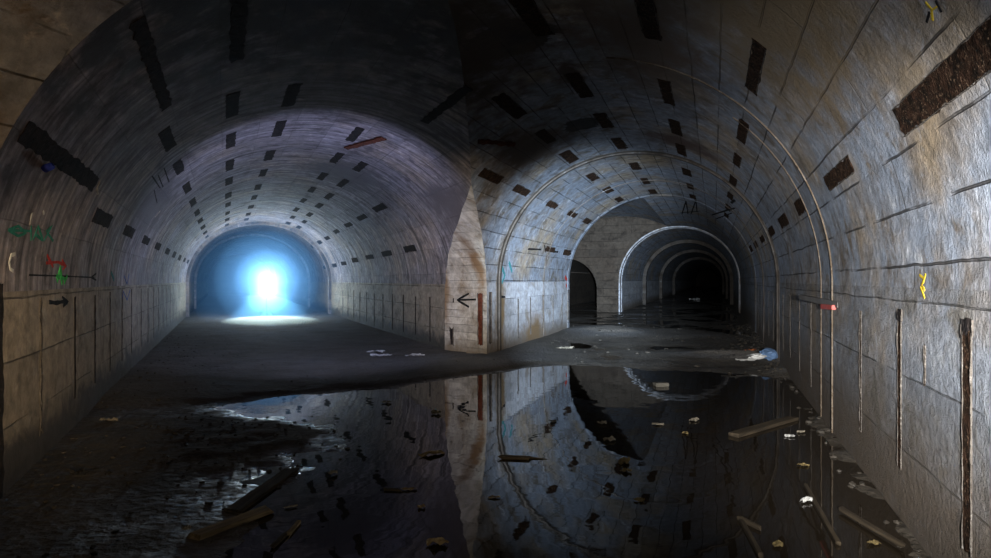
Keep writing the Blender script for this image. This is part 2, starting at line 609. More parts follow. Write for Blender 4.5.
def bnd(x):
    for (x0, y0), (x1, y1) in zip(BND, BND[1:]):
        if x0 <= x <= x1: return y0 + (y1 - y0) * (x - x0) / (x1 - x0)
    return 9


def sst(v):
    v = max(0, min(1, v))
    return v * v * (3 - 2 * v)


def ground(x, y):
    uR, aR = TR.ua(Vector((x, y, 0)))
    uL, aL = TL.ua(Vector((x, y, 0)))
    n1, n2 = fb(x, y, .7), fb(x, y, 3.1)
    m = sst((y - bnd(x) + n1 * .35) / 1.3)
    inR = sst((x - (.9 + .0 * y)) / 1.2) * sst((y - 11.5) / 1.0)
    h_left = .056 + .012 * n1
    h_right = .004 + .030 * n1
    h = -.055 + m * (.055 + h_left * (1 - inR) + h_right * inR) + .010 * n2
    g = lambda cx, cy, rx, ry, hh: hh * exp(-((x - cx) / rx) ** 2 - ((y - cy) / ry) ** 2)
    h += g(3.7, 21.3, 1.4, 2.4, .15) + g(5.2, 14.3, 1.4, .9, .14) + g(6.3, 19.5, .8, 2.0, .05) + g(-.3, 13.2, 1.5, 1.0, .05)
    h += .11 * exp(-((uL - 1.75) / 1.7) ** 2 - ((aL - 28.3) / 2.0) ** 2)  # added mound: its paler tone brightens the lamp's pool of light
    dr = TR.ur - uR
    h += sst(1 - (dr - .05) / (.45 + .25 * n1)) * .052 * (1 + .35 * n2)
    dl = uL - TL.ul
    h += sst(1.6 - dl / (1.75 + .5 * n1)) * .068 * (1 - m)
    # silty shoal with ripples in front of the left bank
    sh = exp(-((x + 2.4) / 1.35) ** 2 - ((y - 7.0) / 1.25) ** 2)
    h += sh * (.058 + .014 * n2 + .014 * n1)
    return h


def inside_any(x, y, m):
    p = Vector((x, y, 0))
    aR, aL = TR.ua(p)[1], TL.ua(p)[1]
    if TR.inside(x, y, m) and -7 < aR < 185: return True
    if TL.inside(x, y, m) and -9 < aL < 75: return True
    if CH.inside(x, y, m) and 22 < aR < 35: return True
    if SP.inside(x, y, m) and 34 < aR < 55: return True
    return False


def grid_mesh(xs, ys, hf, m):
    idx, verts, faces = {}, [], []
    def vid(i, j):
        if (i, j) not in idx:
            idx[(i, j)] = len(verts)
            verts.append((xs[i], ys[j], hf(xs[i], ys[j])))
        return idx[(i, j)]
    for j in range(len(ys) - 1):
        for i in range(len(xs) - 1):
            if inside_any((xs[i] + xs[i + 1]) / 2, (ys[j] + ys[j + 1]) / 2, m):
                faces.append((vid(i, j), vid(i + 1, j), vid(i + 1, j + 1), vid(i, j + 1)))
    me = bpy.data.meshes.new('g')
    me.from_pydata(verts, [], faces)
    me.shade_smooth()
    return me


ys, y = [], -6.0
while y < 180:
    ys.append(y)
    y += .5 if y < 1.5 else (.07 if y < 13 else .07 * (y / 13) ** 1.6)
xs, x = [], -30.0
while x < 66:
    xs.append(x)
    x += .09 if -8 < x < 9 else .35
link_floor = link('floor', grid_mesh(xs, ys, ground, .25), 'mud')
tag(link_floor, kind='structure')
xw = [-30 + i * .5 for i in range(192)]
yw = [-6 + i * .5 for i in range(370)]
tag(link('water', grid_mesh(xw, yw, lambda x, y: 0.0, .2), 'water'), 'still black puddle water covering the front of the tunnel floor', 'water', kind='stuff')


# ------------------------------------------------------------------ slots let into the linings
def strip_mesh(L, Wd, T, seed, jag=.012, rough=.006, nx=24, ny=4):
    """rough flat strip, x = length, y = width, z = proud"""
    bm = bmesh.new()
    V = [[None] * (ny + 1) for _ in range(nx + 1)]
    for i in range(nx + 1):
        for j in range(ny + 1):
            x = -L / 2 + L * i / nx
            y = -Wd / 2 + Wd * j / ny
            if j in (0, ny): y += jag * noise.noise(Vector((x * 9, j * 5.1, seed)))
            if i in (0, nx): x += jag * 1.6 * noise.noise(Vector((y * 30, i, seed)))
            z = T + rough * noise.noise(Vector((x * 24, y * 40, seed)))
            V[i][j] = bm.verts.new((x, y, z))
    for i in range(nx):
        for j in range(ny):
            bm.faces.new((V[i][j], V[i + 1][j], V[i + 1][j + 1], V[i][j + 1]))
    be = [e for e in bm.edges if e.is_boundary]
    r = bmesh.ops.extrude_edge_only(bm, edges=be)
    for v in r['geom']:
        if isinstance(v, bmesh.types.BMVert): v.co.z = -.012
    bmesh.ops.recalc_face_normals(bm, faces=bm.faces)
    return mesh_of(bm, 'strip')


def lip_mesh(L, Wd, T, seed, w=.013):
    """ragged raised edge of concrete around a slot"""
    bm = bmesh.new()
    P = []
    n = max(10, int(L / .05))
    for sgn in (1, -1):
        prev = None
        for i in range(n + 1):
            x = sgn * (-L / 2 + L * i / n)
            q = noise.noise(Vector((x * 7, sgn, seed)))
            q2 = noise.noise(Vector((x * 23, sgn * 3, seed)))
            ww, tt = w * (1 + .6 * q2), max(.002, T * (1 + .8 * q))
            y0 = sgn * (Wd / 2 - .003 + .006 * q)
            row = [bm.verts.new((x, y0, -.012)), bm.verts.new((x, y0 + sgn * .004, tt)), bm.verts.new((x, y0 + sgn * ww * .6, tt * .8)), bm.verts.new((x, y0 + sgn * ww, -.012))]
            if prev:
                for k in range(3): bm.faces.new((prev[k], row[k], row[k + 1], prev[k + 1]))
            prev = row
    bmesh.ops.recalc_face_normals(bm, faces=bm.faces)
    return mesh_of(bm, 'lip')


def place(o, pos, ax, tg, inn):
    o.matrix_world = Matrix(((ax.x, tg.x, inn.x, pos.x), (ax.y, tg.y, inn.y, pos.y), (ax.z, tg.z, inn.z, pos.z), (0, 0, 0, 1)))


ORD = ['first', 'second', 'third', 'fourth', 'fifth', 'sixth', 'seventh', 'eighth', 'ninth', 'tenth', 'eleventh', 'twelfth', 'thirteenth', 'fourteenth', 'fifteenth']
SEED = [0]


def lay_slot(name, mat, pos, ax, tg, inn, L, Wd, label, cat, group, lip=None, T=.006, jag=.012):
    SEED[0] += 1
    o = link(name, strip_mesh(L, Wd, T, SEED[0] * 1.37, jag, nx=max(6, int(L / .06))), mat)
    place(o, pos, ax, tg, inn)
    tag(o, label, cat, group)
    if lip:
        l = link('rim', lip_mesh(L, Wd, lip, SEED[0] * 2.1), 'lip', o)
        tag(l, 'chipped pale concrete edge')
    return o


def free_L(p):     # is this point of TL's lining outside the other tunnel?
    u, a = TR.ua(p)
    return not (TR.ul < u < TR.ur and ((p.z <= TR.zs) or ((u - TR.c) / TR.R) ** 2 + ((p.z - TR.zs) / TR.b) ** 2 < 1.0))


A_L = [9.72, 12.1, 14.6, 17.2, 19.8, 22.4, 25.2, 28.0, 30.6, 33.6]
rows_L = [(161.8, 'lowest row above the graffiti', None), (136, 'second row above the graffiti', None),
          (118, 'row straight over the bright lamp', None), (103, 'row just right of the lamp row', None),
          (79, 'crown row of the lamp tunnel', {9.72: 0}), (69, 'row right of the lamp tunnel crown', None),
          (47.5, 'second row on the lamp tunnel pillar side', None), (20.6, 'lowest row on the lamp tunnel pillar side', None)]
drift = {79: -.35, 69: -.30, 47.5: -.30, 20.6: -.2}
for phi, words, _ in rows_L:
    n = 0
    for a in A_L:
        if a < {79: 11, 69: 14, 47.5: 15.5, 20.6: 15}.get(phi, 0): continue
        ph = phi + drift.get(phi, 0) * max(0, a - 12) * (1.0 if a < 25.5 else 1.25)
        p = TL.vault(ph, a)
        if not (free_L(TL.vault(ph, a - .75)) and free_L(TL.vault(ph, a + .7))): continue
        if phi == 161.8 and a < 10: L = 1.0
        L = 1.22 + random.uniform(-.12, .1)
        aa = a + random.uniform(-.12, .12)
        ax, tg, inn = TL.frame(ph)
        lay_slot('ceiling_slot', 'dark_iron', TL.vault(ph, aa), ax, tg, inn, L, .175 + random.uniform(-.02, .02),
                 'dark slot, %s inward in the %s' % (ORD[n], words), 'slot', 'slots in the %s' % words, None, .005, .02)
        n += 1
# long near ones
for (phi, a, L, Wd, mt, lab) in ((155.9, 6.95, 2.8, .17, 'dark_iron', 'long broad black slot slanting at the upper end of the graffiti wall'),
                                 (133.6, 6.9, 2.7, .13, 'dark_iron', 'long black slot high on the dim vault above the graffiti wall'),
                                 (117.6, 6.6, 2.2, .16, 'dark_iron', 'unlit near slot at the front of the row over the bright lamp'),
                                 (66, 8.9, 2.0, .13, 'dark_iron', 'unlit long slot in the dark vault ahead of the red-brown bar')):
    if not free_L(TL.vault(phi, a + L * .3)): continue
    ax, tg, inn = TL.frame(phi)
    lay_slot('ceiling_slot', mt, TL.vault(phi, a), ax, tg, inn, L, Wd, lab, 'slot', None, None, .006, .03)

def rusty_bar(p, q, w, label):
    d = (q - p).normalized()
    inn = (Vector((0, p.y * .6, 1.9)) - p).normalized()
    tg = inn.cross(d).normalized()
    inn = d.cross(tg)
    lay_slot('rusty_bar', 'red_rust', (p + q) / 2, d, tg, inn, (q - p).length, w, label, 'bar', None, None, .012, .03)


rusty_bar(on_tunnel(TL, 346, 147, .03), on_tunnel(TL, 384, 137, .03), .10, 'red-brown rusted bar on the vault right of the lamp row')
rusty_bar(on_tunnel(TR, 477, 140, .03), on_tunnel(TR, 514, 143, .03), .07, 'thin dark red bar beside the groin above the pillar')

A_R = [4.0, 6.55, 9.05, 11.4, 13.75, 16.2, 18.7, 21.0]
rows_R = [(20.6, 'lowest row over the right wall', .16), (45.3, 'second row over the right wall', .15), (67.8, 'third row over the right wall', .19),
          (91.5, 'crown row of the right tunnel', .2), (112, 'third row over the arch leg', .2),
          (136, 'second row over the arch leg', .19), (160.3, 'lowest row over the arch leg', .17)]
for phi, words, Wd in rows_R:
    n = 0
    for a in A_R:
        if a < 5 and phi != 20.6: continue
        if abs(a - 14.3) < .9 and phi > 60: a = 13.4
        L = 1.3 + random.uniform(-.15, .15)
        if phi == 20.6 and a == 4.0: a, L = 3.55, 1.9
        if abs(a - 9.05) < .1: a, L = 9.25, .72 if phi == 20.6 else 1.2
        if not (free_R(TR.vault(phi, a - L * .5)) and free_R(TR.vault(phi, a + L * .5))): continue
        if a > 10 and random.random() < .12: n += 1; continue
        ax, tg, inn = TR.frame(phi)
        lay_slot('rust_slot', 'rust', TR.vault(phi, a), ax, tg, inn, L * (1 if a < 10 else .8), Wd * random.uniform(.85, 1.15),
                 'rust-filled slot, %s inward in the %s' % (ORD[n], words), 'slot', 'rust slots in the %s' % words, .012 if a < 17 else .012, .008, .03)
        n += 1

UP = Vector((0, 0, 1))
# upright slots in the walls
def wall_slots(t, side, As, name, mat, z0, z1, Wd, words, group, lip, jag=.01):
    u = t.ur if side > 0 else t.ul
    inn = t.n * -side
    for n, a in enumerate(As):
        w = Wd[n] if isinstance(Wd, (list, tuple)) else Wd
        zz0, zz1 = z0 + random.uniform(-.06, .08), z1 + random.uniform(-.03, .03)
        tg = inn.cross(UP)
        lay_slot(name, mat, t.W(u, a, (zz0 + zz1) / 2), UP, tg, inn, zz1 - zz0, w, words % ORD[n], 'slot', group, lip, .004, jag)


wall_slots(TR, 1, [4.0, 5.3, 6.6, 9.75, 11.0, 12.3, 13.5, 15.6, 16.9, 18.2, 19.5, 20.8], 'wall_slot', 'rust', .30, 1.45,
           [.115, .08, .06] + [.055] * 9, 'upright rusty slot, %s along the right wall from the near end', 'upright slots in the right wall', .008)
wall_slots(TL, -1, [8.83, 10.09, 11.33, 12.57, 13.8, 15.3, 16.6, 17.9, 19.2, 20.5, 21.8, 23.1, 24.4], 'wall_slot', 'dark_iron', .36, 1.53, [.075, .07] + [.06] * 11,
           'upright black slot, %s along the graffiti wall from the near end', 'upright slots in the graffiti wall', None, .015)
wall_slots(TL, 1, [15.85, 17.2, 18.5, 19.85, 21.15, 22.5, 23.8, 25.1, 26.4, 27.7, 29.0], 'wall_slot', 'dark_iron', .14, 1.27, .085,
           'upright black slot, %s along the wall behind the pillar towards the lamp', 'upright slots in the wall towards the lamp', None)
wall_slots(TR, -1, [15.96, 17.15, 18.5, 19.78, 21.05], 'wall_slot', 'dark_iron', .22, 1.25, .07,
           'upright dark slot, %s inward from the pillar on the arch leg', 'upright slots in the arch leg', .012)
for a, w in ((4.0, .15), (5.3, .11)):
    lay_slot('wall_pocket', 'dark_iron', TR.W(TR.ur, a, 1.455), UP, (-TR.n).cross(UP), -TR.n, .085, w,
             'small dark pocket at the head of the %s upright slot of the right wall' % ('first' if a < 5 else 'second'), 'pocket', None, .008, .006, .02)
# ragged pale channel and the black gap at the near end of the graffiti wall
tgL = TL.n.cross(UP)
lay_slot('wall_slot', 'lip', TL.W(TL.ul, 7.32, .9), UP, tgL, TL.n, 1.25, .06, 'ragged pale upright channel nearest the front of the graffiti wall', 'slot', None, None, .006, .05)
lay_slot('wall_slot', 'dark_iron', TL.W(TL.ul, 6.10, .80), UP, tgL, TL.n, 1.7, .13, 'broad black upright gap at the front edge of the graffiti wall', 'slot', None, None, .006, .05)
lay_slot('wall_slot', 'rust', TR.W(TR.ur, 4.72, 1.17), UP, (-TR.n).cross(UP), -TR.n, .24, .018, 'short rust streak low on the right wall under the yellow paint', 'slot', None, .006, .003, .02)


# on the blunt face of the pillar
def face_pt(px, py, off=0.0):
    d = px_dir(px, py)
    o = Vector((0, 0, H))
    k = (FL - o).dot(face_n) / d.dot(face_n)
    return o + d * k + face_n * off


tgF = face_n.cross(UP)
for px, y0, y1, w, lab in ((480.5, 293, 345, .15, 'wide rusty upright slot in the blunt pillar face'), (490.5, 292, 343, .06, 'thin black upright slot near the right edge of the pillar face')):
    a, b = face_pt(px, y0), face_pt(px, y1)
    lay_slot('wall_slot', 'red_rust' if w > .1 else 'dark_iron', (a + b) / 2, UP, tgF, face_n, (a - b).length, w, lab, 'slot', None, .02, .006, .03)
a, b = face_pt(452, 328), face_pt(452, 345)
lay_slot('wall_slot', 'dark_iron', (a + b) / 2, UP, tgF, face_n, (a - b).length, .10, 'short black notch low on the left edge of the pillar face', 'slot', None, .02, .006, .06)
lay_slot('wall_slot', 'dark_iron', face_pt(453.5, 300.5), UP, tgF, face_n, .10, .03, 'tiny dark notch left of the black arrow on the pillar', 'slot', None, .008, .005, .01)


# ------------------------------------------------------------------ paint on the linings
def stroke(name, pts, width, mat, parent, inn_of, lab=None):
    """brush stroke: a thin ribbon of paint lying on the lining"""
    bm = bmesh.new()
    prev = None
    dense = []
    for p, q in zip(pts, pts[1:]):
        n = max(2, int((q - p).length / .06))
        for i in range(n): dense.append(p.lerp(q, i / n))
    dense.append(pts[-1])
    for i, p in enumerate(dense):
        d = (dense[min(i + 1, len(dense) - 1)] - dense[max(i - 1, 0)]).normalized()
        inn = inn_of(p)
        sd = inn.cross(d).normalized()
        w = width * (.8 + .35 * noise.noise(p * 6.0)) / 2
        row = [bm.verts.new(p + sd * w), bm.verts.new(p - sd * w), bm.verts.new(p - sd * w - inn * .012), bm.verts.new(p + sd * w - inn * .012)]
        if prev:
            for k in range(4): bm.faces.new((prev[k], row[k], row[(k + 1) % 4], prev[(k + 1) % 4]))
        else: bm.faces.new(row)
        prev = row
    bm.faces.new(prev[::-1])
    bmesh.ops.recalc_face_normals(bm, faces=bm.faces)
    return bm


def paint(name, mat, parent, inn_of, strokes, lab):
    allb = bmesh.new()
    for pts, w in strokes:
        b = stroke(name, pts, w, mat, parent, inn_of)
        tmp = bpy.data.meshes.new('t')
        b.to_mesh(tmp); b.free()
        allb.from_mesh(tmp)
        bpy.data.meshes.remove(tmp)
    o = link(name, mesh_of(allb, name), mat)
    o.parent = parent
    tag(o, lab)
    return o


def inn_t(t):
    def f(p):
        u, a = t.ua(p)
        if p.z <= t.zs: return t.n * (1 if u < t.c else -1)
        return (t.n * (-(u - t.c) / t.R ** 2) + Vector((0, 0, -(p.z - t.zs) / t.b ** 2))).normalized()
    return f


OB = bpy.data.objects
LP = lambda *q: [on_tunnel(TL, x, y) for x, y in q]
RP = lambda *q: [on_tunnel(TR, x, y) for x, y in q]
FP = lambda *q: [face_pt(x, y, .004) for x, y in q]
iL, iR = inn_t(TL), inn_t(TR)
iF = lambda p: face_n
WL, CLF, WR, WP, CR, WMR = OB['wall_left'], OB['ceiling_left'], OB['wall_right'], OB['wall_pillar'], OB['ceiling_right'], OB['wall_middle_right']
paint('paint_mark', 'paint_green', CLF, iL, [(LP((8, 230), (18, 226), (26, 233), (18, 236), (8, 230), (30, 231)), 0.030),
      (LP((31, 226), (31, 240)), 0.030), (LP((33, 240), (38, 226), (43, 241), (35, 234)), 0.030), (LP((44, 240), (52, 226), (46, 231), (53, 241)), 0.030)], 'dull green scribble')
paint('paint_mark', 'paint_white', CLF, iL, [(LP((15, 254), (11, 255), (9, 262), (10, 269), (13, 271)), 0.036), (LP((32, 213), (30, 224)), 0.036), (LP((43, 211), (44, 214)), 0.024)], 'white C shaped mark and smears')
paint('paint_mark', 'paint_red', CLF, iL, [(LP((47, 255), (53, 267)), 0.036), (LP((46, 263), (58, 262), (66, 266)), 0.036), (LP((62, 260), (66, 266), (63, 269)), 0.030)], 'red arrow mark')
paint('paint_mark', 'paint_bright_green', CLF, iL, [(LP((57, 282), (60, 268), (62, 284)), 0.060), (LP((56, 276), (66, 279)), 0.054), (LP((64, 283), (67, 276)), 0.048)], 'bright green scrawl')
paint('paint_mark', 'paint_black', CLF, iL, [(LP((29, 275), (60, 276), (94, 277.5)), 0.021), (LP((96, 273.5), (91, 277.5), (96, 280)), 0.024)], 'long thin black arrow line')
paint('paint_mark', 'paint_black', WL, iL, [(LP((49, 302), (56, 303), (66, 301)), 0.054), (LP((62, 297), (68, 302), (63, 306)), 0.036)], 'black smeared arrow')
paint('paint_mark', 'paint_blue', WL, iL, [(LP((122, 302), (123, 291), (127, 300), (130, 290)), 0.030), (LP((124, 276), (127, 284), (129, 274)), 0.030)], 'dark blue scribble')
paint('paint_mark', 'paint_teal', CLF, iL, [(LP((111, 272), (114, 280)), 0.060)], 'teal smudge')
paint('scratch_mark', 'paint_black', CLF, iL, [(LP((152, 176), (160, 188)), .025), (LP((158, 175), (163, 187)), .025), (LP((164, 168), (169, 182)), .025), (LP((154, 190), (157, 203)), .02)], 'black tally scratches')
paint('chalk_mark', 'chalk', CLF, iL, [(LP((100, 181), (97, 188), (98, 194)), .03), (LP((160, 211), (155, 217)), .04)], 'pale chalk strokes')
paint('paint_mark', 'paint_black', WP, iF, [(FP((476, 299.5), (458, 300)), .05), (FP((469, 293.5), (457, 300), (469, 307)), .06)], 'black arrow pointing left')
paint('paint_mark', 'paint_teal', WMR, iR, [(RP((500.5, 264), (505, 275), (502, 283)), .12), (RP((509, 262), (512, 272)), .10), (RP((498, 284), (499.5, 276)), .1)], 'teal spray scrawl')
paint('paint_mark', 'paint_black', WMR, iR, [(RP((499, 296.5), (505, 297)), .06), (RP((500, 293), (499, 300)), .04)], 'small black arrow')
paint('paint_mark', 'paint_red', WMR, iR, [(RP((565, 277), (567, 280)), .16), (RP((566, 284), (566.5, 287)), .14)], 'two red paint dabs')
paint('paint_mark', 'paint_black', CR, iR, [(RP((528, 249), (541, 249.5)), .06), (RP((544.5, 245), (545.5, 252)), .06), (RP((549, 251), (558, 252)), .07), (RP((566, 252), (571, 254)), .09)], 'row of black smudges')
paint('paint_mark', 'paint_yellow', CR, iR, [(RP((920, 275), (925, 279), (922, 285), (925, 290)), .022), (RP((926, 274), (923, 283)), .018), (RP((921, 287), (925, 298)), .014)], 'yellow paint scrawl')
paint('paint_mark', 'paint_yellow', CR, iR, [(RP((926, 2), (932, 9), (933, 20)), .014), (RP((938, 6), (932, 10)), .012)], 'yellow paint drip')
paint('paint_mark', 'paint_black', CR, iR, [(RP((936, 0), (942, 12)), .02), (RP((927, 22), (930, 12)), .014)], 'black paint smear')
paint('paint_mark', 'paint_black', CR, iR, [(RP((712, 215), (735, 208)), .05), (RP((716, 219), (732, 213)), .04), (RP((731, 203), (735, 200)), .08)], 'black scrawled bars')
paint('paint_mark', 'paint_black', CR, iR, [(RP((682, 214), (686, 201), (688, 214)), .05), (RP((691, 214), (696, 200), (697, 212)), .05), (RP((680, 213), (700, 211)), .03)], 'black zigzag letters')

# small things caught on the lining
ax, tg, inn = TL.frame(157.6)
bm = bmesh.new()
bmesh.ops.create_cone(bm, cap_ends=True, segments=20, radius1=.035, radius2=.028, depth=.08)
bmesh.ops.bevel(bm, geom=bm.edges[:], offset=.005, segments=2, affect='EDGES')
o = link('plastic_scrap', mesh_of(bm, 'c', True), 'cap_blue')
o.matrix_world = Matrix.Translation(on_tunnel(TL, 43, 165, .04)) @ Matrix.Rotation(1.2, 4, 'Y')
tag(o, 'small shiny blue plastic scrap wedged under the broad black slot above the graffiti', 'scrap')

br = bpy.data.objects.new('wall_bracket', None); COL.objects.link(br)
tag(br, 'grey iron stub with red tape sticking out of the right wall ridge', 'bracket')
c0, c1 = on_tunnel(TR, 838, 305, -.02), on_tunnel(TR, 810, 297, .12)


def bar_mesh(p, q, w, h):
    d = (q - p); L = d.length; d.normalize()
    sd = d.cross(UP).normalized(); up = sd.cross(d)
    bm = bmesh.new()
    r = []
    for t in (0, .5, 1):
        k = 1 - .15 * t
        r.append([bm.verts.new(p + d * L * t + sd * w * k * sx / 2 + up * h * k * sz / 2) for sx, sz in ((-1, -1), (1, -1), (1, 1), (-1, 1))])
    for a, b in zip(r, r[1:]):
        for i in range(4): bm.faces.new((a[i], a[(i + 1) % 4], b[(i + 1) % 4], b[i]))
    bm.faces.new(r[0][::-1]); bm.faces.new(r[-1])
    bmesh.ops.recalc_face_normals(bm, faces=bm.faces)
    bmesh.ops.bevel(bm, geom=bm.edges[:], offset=min(w, h) * .12, segments=2, affect='EDGES')
    return mesh_of(bm, 'bar')


br.location = c0
link('bar', bar_mesh(Vector((0, 0, 0)), c1 - c0, .05, .07), 'grey_iron', br)
t0, t1 = on_tunnel(TR, 826, 306.5, .035), on_tunnel(TR, 836, 307.5, .02)
tag(link('tape', bar_mesh(t0 - c0, t1 - c0, .05, .06), 'red_tape', br), 'red tape')


# ------------------------------------------------------------------ the lamp in the haze
LA, LU = 30.9, 1.75
lp = TL.W(LU, LA, 0)
lamp = bpy.data.objects.new('work_lamp', None); COL.objects.link(lamp)
lamp.location = lp + Vector((0, 0, .07))
lamp.rotation_euler = (0, 0, -TL.th)
tag(lamp, 'glaring blue-white work lamp on a thin stand in the hazy left tunnel', 'lamp')


def tube(p, q, r, n=10, r2=None):
    d = q - p
    bm = bmesh.new()
    bmesh.ops.create_cone(bm, cap_ends=True, segments=n, radius1=r, radius2=r if r2 is None else r2, depth=d.length)
    m = Matrix.Translation((p + q) / 2) @ d.to_track_quat('Z', 'Y').to_matrix().to_4x4()
    bmesh.ops.transform(bm, matrix=m, verts=bm.verts)
    return mesh_of(bm, 'tube', False)


link('pole', tube(Vector((0, 0, .25)), Vector((0, 0, 1.52)), .014), 'black_rubber', lamp)
for i in range(3):
    an = 2 * pi * i / 3 + .5
    link('leg', tube(Vector((0, 0, .5)), Vector((.38 * cos(an), .38 * sin(an), .0)), .010), 'black_rubber', lamp)
bm = bmesh.new()
bmesh.ops.create_cone(bm, cap_ends=True, segments=24, radius1=.12, radius2=.07, depth=.16)
bmesh.ops.bevel(bm, geom=bm.edges[:], offset=.01, segments=2, affect='EDGES')
bmesh.ops.transform(bm, matrix=Matrix.Translation((0, .02, 1.63)) @ Matrix.Rotation(pi / 2, 4, 'X'), verts=bm.verts)
link('housing', mesh_of(bm, 'h', True), 'black_rubber', lamp)
bm = bmesh.new()
bmesh.ops.create_uvsphere(bm, u_segments=20, v_segments=10, radius=.105)
bmesh.ops.transform(bm, matrix=Matrix.Translation((0, -.07, 1.63)) @ Matrix.Diagonal((1, .3, 1, 1)), verts=bm.verts)
tag(link('lens', mesh_of(bm, 'l', True), 'lens', lamp), 'glaring white lens')


def spot(name, loc, target, power, color, size, blend=1.0, radius=.05):
    l = bpy.data.lights.new(name, 'SPOT')
    l.energy, l.color, l.spot_size, l.spot_blend, l.shadow_soft_size = power, color, radians(size), blend, radius
    o = bpy.data.objects.new(name, l); COL.objects.link(o)
    o.location = loc
    o.rotation_euler = (Vector(target) - Vector(loc)).to_track_quat('-Z', 'Y').to_euler()
    return o


lamp_pos = TL.W(LU, LA - .3, 1.70)
spot('work_lamp_downlight', lamp_pos, TL.W(LU, LA - 1.6, 0), 3800, (.50, .80, 1.0), 76, .2, .06)
pl = bpy.data.lights.new('work_lamp_light', 'POINT')
pl.energy, pl.color, pl.shadow_soft_size = 1100, (.48, .68, 1.0), .10
po = bpy.data.objects.new('work_lamp_light', pl); COL.objects.link(po)
po.location = lamp_pos - TL.ax * .15

# haze drifting in the far half of the lamp tunnel
tH = Tun(-.395, TL.ul + .05, TL.ur - .05, TL.zs, .86)
def haze(name, o, dens, lab):
    N = NT(name)
    v = N.n('VolumeScatter', {'Color': (.20, .50, 1.0, 1), 'Density': dens, 'Anisotropy': 0.0})
    N.t.links.new(v.outputs[0], N.out.inputs['Volume'])
    o.data.materials.append(N.m)
    if lab: tag(o, lab, 'haze', kind='stuff')
    return o


slab = haze('blue_haze', tun_solid('haze', tH, 26.0, 45.0, .16, 48), .008, 'glowing blue haze around the bright lamp in the left tunnel')
for r, dens in ((4.3, .016), (3.2, .035), (2.2, .07), (1.4, .085), (.75, .07)):
    bm = bmesh.new()
    bmesh.ops.create_icosphere(bm, subdivisions=4, radius=r, matrix=Matrix.Translation(lamp_pos - TL.ax * r * .15))
    o = haze('lamp_mist', link('mist', mesh_of(bm, 'mist'), None, slab), dens, None)
    o['kind'] = 'stuff'

# the photographer's torches, all held about the tripod
spot('torch_wall', (.35, -.6, 1.75), TR.W(TR.ur, 7.2, 1.25), 8600, (1.0, .97, .93), 41, 1.0, .05)
spot('torch_vault', (-.2, -.8, 1.5), TR.vault(26, 10.5), 1800, (.90, .93, 1.0), 34, 1.0, .05)
spot('torch_arch', (.2, -.5, 1.9), TR.W(-3.2, 18, 2.0), 100000, (.68, .83, 1.0), 22, 1.0, .05)
spot('torch_pillar', (-.1, -.5, 1.8), (-.4, 14.5, 1.9), 9000, (1.0, .86, .70), 21, 1.0, .05)
spot('torch_left', (.1, -.5, 1.2), TL.W(TL.ul, 8.0, 1.15), 2900, (1.0, .76, .48), 24, 1.0, .05)
spot('torch_corner', (.2, -1.2, 1.2), TR.vault(162, 2.6), 460, (1.0, .55, .19), 34, 1.0, .05)
spot('torch_floor', (.1, -.6, 1.9), (-.4, 5.5, 0), 120, (1.0, .86, .62), 50, 1.0, .05)
# unseen fill spot added in the left tunnel to light its vault
spot('fill_tunnel', TL.W(1.9, 8.5, 1.9), TL.W(1.6, 20, 3.3), 1700, (.58, .64, 1.0), 92, 1.0, .05)


# ------------------------------------------------------------------ things lying about
def rnd_lump(rx, ry, rz, seed, sub=2, amp=.35):
    bm = bmesh.new()
    bmesh.ops.create_icosphere(bm, subdivisions=sub, radius=1)
    for v in bm.verts:
        k = 1 + amp * noise.noise(v.co * 1.4 + Vector((seed, seed * 2, 0))) + amp * .4 * noise.noise(v.co * 4 + Vector((0, seed, seed)))
        v.co = Vector((v.co.x * rx * k, v.co.y * ry * k, v.co.z * rz * k))
    return mesh_of(bm, 'lump')


def scrap(rx, ry, seed, crumple=.25, th=.004):
    """a crumpled torn sheet with real thickness"""
    n = 12
    bm = bmesh.new()
    V = {}
    for i in range(n + 1):
        for j in range(n + 1):
            x, y = i / n * 2 - 1, j / n * 2 - 1
            a = math.atan2(y, x)
            r = max(abs(x), abs(y))
            rad = (1 + .35 * noise.noise(Vector((cos(a) * 1.6, sin(a) * 1.6, seed)))) * r
            px, py = cos(a) * rad * rx, sin(a) * rad * ry
            z = crumple * min(rx, ry) * (.6 + noise.noise(Vector((x * 1.5, y * 1.5, seed + 5))) + .5 * noise.noise(Vector((x * 4, y * 4, seed + 9))))
            V[i, j] = bm.verts.new((px, py, max(0.0, z) + .004))
    fs = []
    for i in range(n):
        for j in range(n):
            fs.append(bm.faces.new((V[i, j], V[i + 1, j], V[i + 1, j + 1], V[i, j + 1])))
    bmesh.ops.solidify(bm, geom=fs, thickness=th)
    bmesh.ops.recalc_face_normals(bm, faces=bm.faces)
    return mesh_of(bm, 'scrap')


def top_at(p):
    return max(0.0, ground(p.x, p.y))


def drop(name, me, mat, px, py, label, cat, rz=0.0, dz=0.0, group=None):
    p = on_floor(px, py)
    p.z = top_at(p)
    if p.z > .01: p = on_floor(px, py, p.z)
    o = link(name, me, mat)
    o.location = p + Vector((0, 0, dz))
    o.rotation_euler = (0, 0, rz)
    return tag(o, label, cat, group)


